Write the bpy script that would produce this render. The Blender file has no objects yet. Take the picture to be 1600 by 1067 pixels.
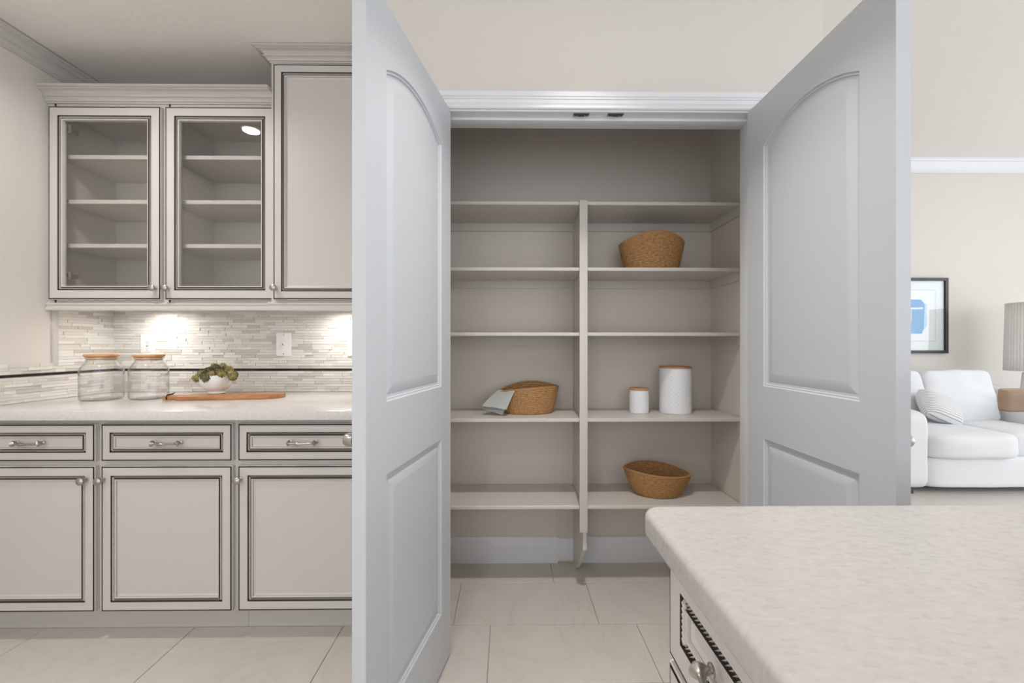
import bpy, bmesh, math, random
from mathutils import Vector, Matrix, noise
random.seed(7)
SC = bpy.context.scene
COL = SC.collection
PI = math.pi

# ------------------------------------------------------------------ camera, light, exposure
TH = 0.01077                      # small yaw to the right
FPX = 650.0
EYE = 1.166
cam_d = bpy.data.cameras.new('camera'); cam_d.sensor_width = 36.0
cam_d.lens = FPX / 1600 * 36.0; cam_d.shift_y = 5.5 / 1600; cam_d.clip_start = 0.02
cam = bpy.data.objects.new('camera', cam_d); COL.objects.link(cam)
cam.location = (0, 0, EYE); cam.rotation_euler = (PI / 2, 0, -TH)
SC.camera = cam
vs = SC.view_settings
vs.view_transform = 'Standard'; vs.look = 'None'; vs.exposure = 0.0; vs.gamma = 1.0; vs.use_curve_mapping = False

world = bpy.data.worlds.new('daylight'); SC.world = world; world.use_nodes = True
bg = world.node_tree.nodes['Background']
bg.inputs[0].default_value = (0.93, 0.96, 1.0, 1); bg.inputs[1].default_value = 1.5

def area(name, loc, target, sx, sy, power, col=(1, 1, 1), spread=180, shape='RECTANGLE'):
    l = bpy.data.lights.new(name, 'AREA'); l.shape = shape; l.size = sx
    if shape == 'RECTANGLE': l.size_y = sy
    l.energy = power; l.color = col; l.spread = math.radians(spread)
    o = bpy.data.objects.new(name, l); COL.objects.link(o); o.location = loc
    o.rotation_euler = (Vector(target) - Vector(loc)).to_track_quat('-Z', 'Y').to_euler()
    return o
area('window_daylight', (6.6, 0.5, 1.6), (0, 0.7, 1.2), 4.2, 2.6, 88, (0.90, 0.95, 1.0))
area('rear_fill_light', (0.6, -3.2, 1.5), (0.2, 2, 1.2), 4.6, 2.3, 27, (0.93, 0.96, 1.0))  # added soft fill from behind the camera, lifts pantry and cabinet fronts

# ------------------------------------------------------------------ measuring helpers
def ray(px): return math.tan(math.atan((px - 800) / FPX) + TH)
def U(px, Y): return ray(px) * Y                       # world x of a point seen in column px at depth Y
def V(px, py, Y):                                      # world z of a point seen at (px, py) at depth Y
    d = U(px, Y) * math.sin(TH) + Y * math.cos(TH)
    return EYE - (py - 539) * d / FPX

# ------------------------------------------------------------------ materials
def mat(name, col, rough=0.5, metal=0.0, bump=0.0, bscale=60, var=0.0, vscale=3, spec=0.5, sheen=0.0, coat=0.0, stretch=None, col2=None, detail=3):
    m = bpy.data.materials.new(name); m.use_nodes = True
    nt = m.node_tree; b = nt.nodes['Principled BSDF']
    b.inputs['Base Color'].default_value = (*col, 1); b.inputs['Roughness'].default_value = rough
    b.inputs['Metallic'].default_value = metal; b.inputs['Specular IOR Level'].default_value = spec
    b.inputs['Sheen Weight'].default_value = sheen; b.inputs['Coat Weight'].default_value = coat
    tc = nt.nodes.new('ShaderNodeTexCoord'); mp = nt.nodes.new('ShaderNodeMapping')
    nt.links.new(tc.outputs['Object'], mp.inputs[0])
    if stretch: mp.inputs['Scale'].default_value = stretch
    if bump:
        n = nt.nodes.new('ShaderNodeTexNoise'); n.inputs['Scale'].default_value = bscale; n.inputs['Detail'].default_value = detail
        bp = nt.nodes.new('ShaderNodeBump'); bp.inputs['Strength'].default_value = bump; bp.inputs['Distance'].default_value = 0.01
        nt.links.new(mp.outputs[0], n.inputs['Vector']); nt.links.new(n.outputs[0], bp.inputs['Height']); nt.links.new(bp.outputs[0], b.inputs['Normal'])
    if var or col2:
        n = nt.nodes.new('ShaderNodeTexNoise'); n.inputs['Scale'].default_value = vscale; n.inputs['Detail'].default_value = 5
        r = nt.nodes.new('ShaderNodeValToRGB'); r.color_ramp.elements[0].position = 0.35; r.color_ramp.elements[1].position = 0.65
        c2 = col2 if col2 else tuple(c * (1 - var) for c in col)
        r.color_ramp.elements[0].color = (*c2, 1); r.color_ramp.elements[1].color = (*col, 1)
        nt.links.new(mp.outputs[0], n.inputs['Vector']); nt.links.new(n.outputs[0], r.inputs[0]); nt.links.new(r.outputs[0], b.inputs['Base Color'])
    return m
def emit(name, col, s):
    m = bpy.data.materials.new(name); m.use_nodes = True; nt = m.node_tree
    nt.nodes.remove(nt.nodes['Principled BSDF']); e = nt.nodes.new('ShaderNodeEmission')
    e.inputs[0].default_value = (*col, 1); e.inputs[1].default_value = s
    nt.links.new(e.outputs[0], nt.nodes['Material Output'].inputs[0]); return m
def thin_glass(name, tint=(0.97, 0.98, 0.98), edge=(0.6, 0.66, 0.66), refl=1.0):
    m = bpy.data.materials.new(name); m.use_nodes = True; nt = m.node_tree
    nt.nodes.remove(nt.nodes['Principled BSDF'])
    t = nt.nodes.new('ShaderNodeBsdfTransparent'); g = nt.nodes.new('ShaderNodeBsdfGlossy'); g.inputs['Roughness'].default_value = 0.01
    mx = nt.nodes.new('ShaderNodeMixShader')
    ge = nt.nodes.new('ShaderNodeNewGeometry'); dt = nt.nodes.new('ShaderNodeVectorMath'); dt.operation = 'DOT_PRODUCT'
    nt.links.new(ge.outputs['Normal'], dt.inputs[0]); nt.links.new(ge.outputs['Incoming'], dt.inputs[1])
    def M(op, a, bv):
        q = nt.nodes.new('ShaderNodeMath'); q.operation = op
        for i, w in enumerate((a, bv)):
            if w is None: continue
            if isinstance(w, (int, float)): q.inputs[i].default_value = w
            else: nt.links.new(w, q.inputs[i])
        return q.outputs[0]
    oneminus = M('SUBTRACT', 1.0, M('ABSOLUTE', dt.outputs['Value'], None))
    schlick = M('ADD', M('MULTIPLY', M('POWER', oneminus, 5.0), .96), .04)
    mr = nt.nodes.new('ShaderNodeMath'); mr.operation = 'MULTIPLY'; mr.inputs[1].default_value = refl; mr.use_clamp = True
    cm = nt.nodes.new('ShaderNodeMix'); cm.data_type = 'RGBA'; cm.inputs[6].default_value = (*tint, 1); cm.inputs[7].default_value = (*edge, 1)
    pw = nt.nodes.new('ShaderNodeMath'); pw.operation = 'POWER'; pw.inputs[1].default_value = 3
    nt.links.new(oneminus, pw.inputs[0]); nt.links.new(pw.outputs[0], cm.inputs[0]); nt.links.new(cm.outputs[2], t.inputs[0])
    nt.links.new(schlick, mr.inputs[0]); nt.links.new(mr.outputs[0], mx.inputs[0])
    nt.links.new(t.outputs[0], mx.inputs[1]); nt.links.new(g.outputs[0], mx.inputs[2])
    nt.links.new(mx.outputs[0], nt.nodes['Material Output'].inputs[0]); return m
def uv_stripes(name, c1, c2, scale, axis='Y', rough=0.85, bump=0.3, width=0.5):
    m = mat(name, c1, rough, sheen=0.3); nt = m.node_tree; b = nt.nodes['Principled BSDF']
    uv = nt.nodes.new('ShaderNodeUVMap'); w = nt.nodes.new('ShaderNodeTexWave'); w.bands_direction = axis
    w.inputs['Scale'].default_value = scale; w.inputs['Distortion'].default_value = 0.4; w.inputs['Detail'].default_value = 1
    r = nt.nodes.new('ShaderNodeValToRGB'); r.color_ramp.elements[0].position = width - .12; r.color_ramp.elements[1].position = width + .12
    r.color_ramp.elements[0].color = (*c1, 1); r.color_ramp.elements[1].color = (*c2, 1)
    bp = nt.nodes.new('ShaderNodeBump'); bp.inputs['Strength'].default_value = bump; bp.inputs['Distance'].default_value = 0.004
    nt.links.new(uv.outputs[0], w.inputs['Vector']); nt.links.new(w.outputs[1], r.inputs[0]); nt.links.new(r.outputs[0], b.inputs['Base Color'])
    nt.links.new(w.outputs[1], bp.inputs['Height']); nt.links.new(bp.outputs[0], b.inputs['Normal']); return m

M_wall = mat('greige_wall_paint', (0.68, 0.645, 0.60), 0.75, bump=0.10, bscale=26, detail=5)
M_ceil = mat('textured_ceiling_paint', (0.84, 0.81, 0.77), 0.85, bump=0.22, bscale=30, detail=5)
M_pantry = mat('pantry_paint', (0.70, 0.65, 0.59), 0.7, bump=0.05, bscale=30)
M_shelf = mat('shelf_paint', (0.64, 0.60, 0.555), 0.38, bump=0.03, bscale=8)
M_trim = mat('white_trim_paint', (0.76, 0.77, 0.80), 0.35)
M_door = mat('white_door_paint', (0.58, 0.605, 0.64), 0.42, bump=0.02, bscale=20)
M_cab = mat('glazed_cabinet_paint', (0.575, 0.543, 0.52), 0.42, bump=0.02, bscale=50)
M_cabin = mat('cabinet_interior', (0.62, 0.59, 0.55), 0.5)
M_glaze = mat('dark_glaze', (0.022, 0.018, 0.016), 0.6)
M_glaze2 = mat('brown_glaze', (0.20, 0.17, 0.15), 0.6)
M_bead = mat('rope_bead_paint', (0.70, 0.65, 0.61), 0.45)
M_nickel = mat('brushed_nickel', (0.42, 0.40, 0.38), 0.28, metal=1.0)
M_grout = mat('tile_grout', (0.60, 0.56, 0.52), 0.9)
M_black = mat('black_liner_glaze', (0.012, 0.011, 0.011), 0.2)
M_wood = mat('bamboo', (0.62, 0.33, 0.15), 0.5, col2=(0.50, 0.24, 0.10), vscale=8, stretch=(1, 6, 6), bump=0.05, bscale=30)
M_board = mat('acacia_board', (0.56, 0.27, 0.12), 0.42, col2=(0.36, 0.15, 0.065), vscale=5, stretch=(1.5, 9, 9), bump=0.04, bscale=30)
M_stoolwood = mat('stool_oak', (0.38, 0.27, 0.19), 0.5, col2=(0.30, 0.205, 0.14), vscale=6, stretch=(2, 8, 8), bump=0.05, bscale=30)
M_ceramic = mat('white_ceramic', (0.82, 0.82, 0.81), 0.3)
M_canister = mat('white_embossed_metal', (0.88, 0.90, 0.93), 0.35)
M_plastic = mat('white_plastic', (0.85, 0.84, 0.82), 0.35)
M_slot = mat('dark_slot', (0.06, 0.055, 0.05), 0.6)
M_sofa = mat('white_slipcover', (0.74, 0.75, 0.765), 0.9, sheen=0.2, bump=0.25, bscale=9, detail=6)
M_foot = mat('dark_foot', (0.03, 0.028, 0.026), 0.5)
M_frame = mat('black_frame', (0.018, 0.017, 0.016), 0.4)
M_leather = mat('black_leather', (0.015, 0.013, 0.012), 0.6)
M_glass = thin_glass('cabinet_glass', (0.97, 0.965, 0.96), refl=1.5)
M_jar = thin_glass('jar_glass', (1.0, 1.0, 1.0), (0.80, 0.82, 0.82), refl=1.0)
M_lampbase = mat('white_lamp_base', (0.74, 0.73, 0.70), 0.4)
M_can = emit('downlight_lens', (1.0, 0.95, 0.87), 9.0)

def quartz(name, k, rough):
    m = mat(name, (0.48, 0.46, 0.445), rough); nt = m.node_tree; b = nt.nodes['Principled BSDF']
    tc = nt.nodes.new('ShaderNodeTexCoord'); mp = nt.nodes.new('ShaderNodeMapping'); mp.inputs['Scale'].default_value = (0.8, 1.6, 1)
    nt.links.new(tc.outputs['Object'], mp.inputs[0])
    n = nt.nodes.new('ShaderNodeTexNoise'); n.inputs['Scale'].default_value = 110; n.inputs['Detail'].default_value = 3
    r = nt.nodes.new('ShaderNodeValToRGB'); r.color_ramp.elements[0].position = 0.30; r.color_ramp.elements[1].position = 0.43
    r.color_ramp.elements[0].color = (0.445 * k, 0.426 * k, 0.412 * k, 1); r.color_ramp.elements[1].color = (0.48 * k, 0.46 * k, 0.445 * k, 1)
    e = r.color_ramp.elements.new(0.75); e.color = (0.52 * k, 0.50 * k, 0.485 * k, 1)
    nt.links.new(mp.outputs[0], n.inputs['Vector']); nt.links.new(n.outputs[0], r.inputs[0]); nt.links.new(r.outputs[0], b.inputs['Base Color'])
    return m
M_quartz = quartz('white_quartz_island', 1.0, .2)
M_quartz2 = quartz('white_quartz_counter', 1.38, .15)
def porcelain():
    m = mat('porcelain_tile', (0.56, 0.515, 0.475), 0.28, spec=0.4); nt = m.node_tree; b = nt.nodes['Principled BSDF']
    g = nt.nodes.new('ShaderNodeNewGeometry')
    n = nt.nodes.new('ShaderNodeTexNoise'); n.inputs['Scale'].default_value = 2.6; n.inputs['Detail'].default_value = 6; n.inputs['Distortion'].default_value = 1.2
    s = nt.nodes.new('ShaderNodeMath'); s.operation = 'SUBTRACT'; s.inputs[1].default_value = 0.5
    a = nt.nodes.new('ShaderNodeMath'); a.operation = 'ABSOLUTE'
    r = nt.nodes.new('ShaderNodeValToRGB'); r.color_ramp.elements[0].position = 0.0; r.color_ramp.elements[1].position = 0.012
    r.color_ramp.elements[0].color = (0.57, 0.53, 0.485, 1); r.color_ramp.elements[1].color = (0.60, 0.56, 0.515, 1)
    e = r.color_ramp.elements.new(0.2); e.color = (0.63, 0.59, 0.545, 1)
    nt.links.new(g.outputs['Position'], n.inputs['Vector']); nt.links.new(n.outputs[0], s.inputs[0]); nt.links.new(s.outputs[0], a.inputs[0])
    nt.links.new(a.outputs[0], r.inputs[0]); nt.links.new(r.outputs[0], b.inputs['Base Color']); return m
M_tile = porcelain()
M_mosaic = [mat('mosaic_' + n, c, r_, spec=0.5) for n, c, r_ in (('white_stone', (0.76, 0.74, 0.71), 0.35), ('cream_glass', (0.70, 0.675, 0.63), 0.15),
            ('grey_stone', (0.66, 0.635, 0.60), 0.4), ('taupe_glass', (0.58, 0.55, 0.51), 0.18))]
def basket_mat():
    m = mat('woven_seagrass', (0.5, 0.28, 0.11), 0.7); nt = m.node_tree; b = nt.nodes['Principled BSDF']
    uv = nt.nodes.new('ShaderNodeUVMap'); mp = nt.nodes.new('ShaderNodeMapping'); mp.inputs['Scale'].default_value = (34, 16, 1)
    n = nt.nodes.new('ShaderNodeTexNoise'); n.inputs['Scale'].default_value = 1.6; n.inputs['Detail'].default_value = 4
    r = nt.nodes.new('ShaderNodeValToRGB'); r.color_ramp.elements[0].position = 0.15; r.color_ramp.elements[1].position = 0.80
    r.color_ramp.elements[0].color = (0.17, 0.07, 0.02, 1); r.color_ramp.elements[1].color = (0.64, 0.36, 0.145, 1)
    nt.links.new(uv.outputs[0], mp.inputs[0]); nt.links.new(mp.outputs[0], n.inputs['Vector']); nt.links.new(n.outputs[0], r.inputs[0]); nt.links.new(r.outputs[0], b.inputs['Base Color'])
    return m
M_basket = basket_mat()
M_succ = mat('olive_succulent', (0.17, 0.15, 0.06), 0.6, col2=(0.07, 0.07, 0.035), vscale=60)
M_succ2 = mat('yellow_green_succulent', (0.40, 0.34, 0.13), 0.6, col2=(0.17, 0.15, 0.055), vscale=60)
M_towel = uv_stripes('grey_striped_towel', (0.62, 0.62, 0.60), (0.26, 0.27, 0.27), 7.0, 'Y', width=0.62)
M_pleat = uv_stripes('pleated_lampshade', (0.82, 0.80, 0.76), (0.70, 0.67, 0.63), 14.0, 'X', bump=0.2, width=0.7)
M_pillow = uv_stripes('patterned_pillow', (0.33, 0.33, 0.34), (0.74, 0.74, 0.74), 5.0, 'Y', bump=0.05, width=0.2)

# ------------------------------------------------------------------ mesh helpers
class MB:
    def __init__(s): s.v = []; s.f = []; s.m = []; s.uv = {}
    def add(s, vs_, fs, mi=0):
        b = len(s.v); s.v += [tuple(p) for p in vs_]; s.f += [tuple(b + i for i in f) for f in fs]; s.m += [mi] * len(fs)
    def box(s, x0, x1, y0, y1, z0, z1, mi=0):
        s.add([(x0, y0, z0), (x1, y0, z0), (x1, y1, z0), (x0, y1, z0), (x0, y0, z1), (x1, y0, z1), (x1, y1, z1), (x0, y1, z1)],
              [(0, 3, 2, 1), (4, 5, 6, 7), (0, 1, 5, 4), (1, 2, 6, 5), (2, 3, 7, 6), (3, 0, 4, 7)], mi)
    def quad(s, a, b, c, d, mi=0): s.add([a, b, c, d], [(0, 1, 2, 3)], mi)
    def lathe(s, prof, n=32, c=(0, 0, 0), axis='Z', mi=0, cap0=True, cap1=True):
        vs_ = []
        for r, h in prof:
            for k in range(n):
                a = 2 * PI * k / n; p = (r * math.cos(a), r * math.sin(a), h)
                if axis == 'Y': p = (p[0], -h, p[1])        # grows toward -Y
                if axis == 'X': p = (h, p[0], p[1])
                vs_.append((p[0] + c[0], p[1] + c[1], p[2] + c[2]))
        fs = [(i * n + k, i * n + (k + 1) % n, (i + 1) * n + (k + 1) % n, (i + 1) * n + k) for i in range(len(prof) - 1) for k in range(n)]
        if cap0: fs.append(tuple(range(n))[::-1])
        if cap1: fs.append(tuple((len(prof) - 1) * n + k for k in range(n)))
        s.add(vs_, fs, mi)
    def tube(s, pts, rad, n=12, mi=0):
        vs_ = []; pts = [Vector(p) for p in pts]
        for i, p in enumerate(pts):
            d = (pts[min(i + 1, len(pts) - 1)] - pts[max(i - 1, 0)]).normalized()
            ref = Vector((0, 0, 1)) if abs(d.z) < .9 else Vector((1, 0, 0))
            a = d.cross(ref).normalized(); b = d.cross(a).normalized(); r = rad[i] if hasattr(rad, '__len__') else rad
            vs_ += [tuple(p + (a * math.cos(2 * PI * k / n) + b * math.sin(2 * PI * k / n)) * r) for k in range(n)]
        fs = [(i * n + k, i * n + (k + 1) % n, (i + 1) * n + (k + 1) % n, (i + 1) * n + k) for i in range(len(pts) - 1) for k in range(n)]
        fs += [tuple(range(n))[::-1], tuple((len(pts) - 1) * n + k for k in range(n))]
        s.add(vs_, fs, mi)
    def sweep(s, path, outs, up, prof, mi=0, mis=None):     # profile (out, up) swept along path with mitred out vectors
        n = len(prof); up = Vector(up); vs_ = []
        for P, O in zip(path, outs):
            for o, h in prof: vs_.append(tuple(Vector(P) + Vector(O) * o + up * h))
        for i in range(len(path) - 1):
            for k in range(n):
                pass
        fs = [(i * n + k, (i + 1) * n + k, (i + 1) * n + (k + 1) % n, i * n + (k + 1) % n) for i in range(len(path) - 1) for k in range(n)]
        fs += [tuple(range(n)), tuple((len(path) - 1) * n + k for k in range(n))[::-1]]
        s.add(vs_, fs, mi)
    def grid(s, fn, nu, nv, mi=0, wrap=False, uvs=True):
        b = len(s.v); w = nu if wrap else nu + 1
        for j in range(nv + 1):
            for i in range(w): s.v.append(tuple(fn(i / nu, j / nv)))
        for j in range(nv):
            for i in range(nu):
                i2 = (i + 1) % w if wrap else i + 1
                s.uv[len(s.f)] = [(i / nu, j / nv), ((i + 1) / nu, j / nv), ((i + 1) / nu, (j + 1) / nv), (i / nu, (j + 1) / nv)]
                s.f.append((b + j * w + i, b + j * w + i2, b + (j + 1) * w + i2, b + (j + 1) * w + i)); s.m.append(mi)
    def build(s, name, mats, parent=None, smooth=False, bevel=0, seg=2, recalc=True, angle=35):
        me = bpy.data.meshes.new(name); me.from_pydata(s.v, [], s.f)
        for m in (mats if isinstance(mats, (list, tuple)) else [mats]): me.materials.append(m)
        me.polygons.foreach_set('material_index', s.m)
        if s.uv:
            ul = me.uv_layers.new(name='UVMap')
            for p in me.polygons:
                q = s.uv.get(p.index)
                if q:
                    for li, c in zip(p.loop_indices, q): ul.data[li].uv = c
        if recalc or bevel:
            bm = bmesh.new(); bm.from_mesh(me)
            if recalc: bmesh.ops.recalc_face_normals(bm, faces=bm.faces)
            if bevel:
                ed = [e for e in bm.edges if len(e.link_faces) == 2 and e.calc_face_angle(0) > 0.6]
                bmesh.ops.bevel(bm, geom=ed, offset=bevel, segments=seg, affect='EDGES', profile=0.6, clamp_overlap=True)
            bm.to_mesh(me); bm.free()
        if smooth:
            me.polygons.foreach_set('use_smooth', [True] * len(me.polygons))
            if angle < 180: me.set_sharp_from_angle(angle=math.radians(angle))
        o = bpy.data.objects.new(name, me); COL.objects.link(o)
        if parent: o.parent = parent
        return o
def tag(o, label=None, cat=None, group=None, kind=None):
    if label: o['label'] = label
    if cat: o['category'] = cat
    if group: o['group'] = group
    if kind: o['kind'] = kind
    return o
def empty(name, loc=(0, 0, 0), rz=0, label=None, cat=None, group=None, kind=None):
    o = bpy.data.objects.new(name, None); COL.objects.link(o); o.location = loc; o.rotation_euler = (0, 0, rz)
    o.empty_display_size = .05
    return tag(o, label, cat, group, kind)
def bx(name, dims, m, parent=None, bevel=0, smooth=False):
    b = MB(); b.box(*dims); return b.build(name, m, parent, bevel=bevel, smooth=bool(bevel) or smooth)
def copy_tree(o, parent=None):
    c = o.copy(); COL.objects.link(c)
    if parent: c.parent = parent
    for ch in list(o.children): copy_tree(ch, c)
    return c
def struct(o, label=None): return tag(o, label, kind='structure')

# ------------------------------------------------------------------ main planes (metres)
XL, YB = -2.145, 2.29            # kitchen left wall, kitchen back wall
XR = -0.50                       # right end of the cabinet run
YW, YWI = 1.57, 1.69             # pantry front wall: outer and inner face
PXL, PXR, PYB = -0.42, 1.10, 2.237
OX0, OX1, OZ = -0.255, 0.952, 2.048
ZC, ZH, YF = 2.525, 3.07, 4.24   # kitchen ceiling, living room ceiling, living room far wall
XE = 1.20                        # outer corner of the pantry

# floor: grout bed and tiles
fl = struct(bx('floor', (-2.9, 7.0, -3.0, 4.35, -0.06, -0.003), mat('floor_grout', (0.30, 0.27, 0.24), 0.9)), 'pale porcelain tile floor running through kitchen, pantry and living room')
TP, TR, TG = 0.610, 0.3045, 0.0013
tb = MB(); tb.box(0, TP - 2 * TG, 0, TR - 2 * TG, -0.009, 0)
proto = tb.build('floor_tile', M_tile, fl, bevel=0.0012, seg=1)
first = True
for r in range(-15, 8):
    y0 = 1.736 + r * TR
    x0 = -0.2265 - r * 0.1555
    k0 = math.ceil((-2.8 - x0) / TP) - 1
    k = k0
    while x0 + k * TP < 4.9:
        xa = x0 + k * TP; k += 1
        if xa < -2.80: continue
        if first: o = proto; first = False
        else: o = proto.copy(); COL.objects.link(o)
        o.location = (xa + TG, y0 + TG, 0.0)

# walls
struct(bx('wall_left', (XL - .1, XL, -3.0, YB + .1, 0, ZC), M_wall), 'painted wall left of the counter')
struct(bx('wall_back', (XL - .1, PXL - .1, YB, YB + .1, 0, ZC), M_wall), 'wall behind the kitchen counter')
b = MB()
b.box(XR, OX0 - .02, YW, YWI, 0, ZC); b.box(OX1 + .02, XE, YW, YWI, 0, ZC); b.box(OX0 - .02, OX1 + .02, YW, YWI, OZ + .02, ZC)
b.box(XR, PXL, YWI, YB, 0, ZC)
struct(b.build('wall_front', M_wall), 'greige wall around the pantry doorway')
b = MB(); b.box(PXL, XE, PYB, PYB + .1, 0, ZH); b.box(PXR, XE, YWI, PYB, 0, ZH); b.box(PXL - .01, PXL + .002, YWI, PYB, 0, ZC)
struct(b.build('wall_inner', M_pantry), 'painted inside walls of the pantry')
struct(bx('wall_far', (-.6, 7.0, YF, YF + .1, 0, ZH), M_wall), 'living room wall behind the sofa')
b = MB(); b.box(XL - .1, XE, -3.0, YB + .1, ZC, ZC + .1); b.box(XE - .1, XE, -3.0, YW, ZC + .1, ZH)
struct(b.build('ceiling', M_ceil), 'low textured kitchen ceiling')
struct(bx('ceiling', (XE - .1, 7.0, -3.0, YF + .1, ZH, ZH + .1), M_ceil), 'high textured living room ceiling')

# crown on the left wall and in the living room
b = MB()
prof = [(0, -.090), (.006, -.090), (.006, -.082), (.004, -.080), (.009, -.072), (.012, -.064), (.012, -.058), (.008, -.056), (.012, -.046), (.020, -.036), (.028, -.031), (.028, -.024), (.024, -.022), (.030, -.014), (.036, -.011), (.036, 0), (0, 0)]
b.sweep([(XL, -3.0, ZC - .004), (XL, YB, ZC - .004)], [(1, 0, 0)] * 2, (0, 0, 1), prof)
struct(b.build('trim_1', M_cab), 'crown moulding along the left kitchen wall')
b = MB()
prof = [(0, -.135), (.012, -.135), (.012, -.118), (.022, -.108), (.026, -.085), (.045, -.055), (.05, -.035), (.062, -.03), (.066, -.012), (.07, -.01), (.07, 0), (0, 0)]
b.sweep([(XE, YF, ZH), (7.0, YF, ZH)], [(0, -1, 0)] * 2, (0, 0, 1), prof)
struct(b.build('trim_2', M_trim), 'white crown moulding of the living room')

# pantry door casing, jambs and stops
b = MB()
cw = 0.060; zr = OZ + .006
prof = [(0, 0), (0, .008), (.004, .011), (.009, .011), (.0105, .008), (.013, .008), (.020, .012), (.031, .014), (.033, .017), (.037, .017), (.039, .014), (.043, .018), (cw, .018), (cw, 0)]
path = [(OX0 - .006, YW, 0), (OX0 - .006, YW, zr), (OX1 + .006, YW, zr), (OX1 + .006, YW, 0)]
outs = [(-1, 0, 0), (-1, 0, 1), (1, 0, 1), (1, 0, 0)]
b.sweep(path, outs, (0, -1, 0), prof)
struct(b.build('trim_3', M_trim), 'white casing around the pantry doorway')
b = MB()
b.box(OX0 - .02, OX0, YW, YWI + .004, 0, OZ + .02); b.box(OX1, OX1 + .02, YW, YWI + .004, 0, OZ + .02); b.box(OX0, OX1, YW, YWI + .004, OZ, OZ + .02)
b.box(OX0, OX0 + .011, 1.612, 1.652, 0, OZ); b.box(OX1 - .011, OX1, 1.612, 1.652, 0, OZ); b.box(OX0, OX1, 1.612, 1.652, OZ - .011, OZ)
jamb = struct(b.build('trim_4', M_trim, bevel=.0015, smooth=True), 'white door jamb of the pantry')
for pc in (908, 961.5):
    xc = U(pc, 1.588); b = MB()
    b.box(xc - .030, xc + .030, 1.576, 1.600, OZ - .0025, OZ); b.box(xc - .012, xc + .012, 1.582, 1.594, OZ - .006, OZ - .0025, 1)
    b.lathe([(.004, 0), (.004, .002), (.002, .003)], 10, (xc - .021, 1.588, OZ - .0055), mi=1); b.lathe([(.004, 0), (.004, .002), (.002, .003)], 10, (xc + .021, 1.588, OZ - .0055), mi=1)
    b.build('catch_plate', [M_nickel, M_slot], jamb)

# baseboards
def base_prof(h=.137): return [(0, 0), (.015, 0), (.015, h * .70), (.013, h * .73), (.013, h * .80), (.009, h * .84), (.009, h * .93), (.005, h), (0, h)]
for nm, x0, x1, lab in (('baseboard_left', PXL, U(872, 2.222), 'white baseboard at the back of the pantry, left of the gap'), ('baseboard_right', .371, PXR, 'white baseboard at the back of the pantry, right of the divider')):
    b = MB(); b.sweep([(x0, PYB, .0), (x1, PYB, .0)], [(0, -1, 0)] * 2, (0, 0, 1), base_prof()); struct(b.build(nm, M_trim), lab)
b = MB(); b.sweep([(XE, YF, 0), (7.0, YF, 0)], [(0, -1, 0)] * 2, (0, 0, 1), base_prof()); struct(b.build('baseboard_far', M_trim), 'white baseboard of the living room wall')

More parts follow.
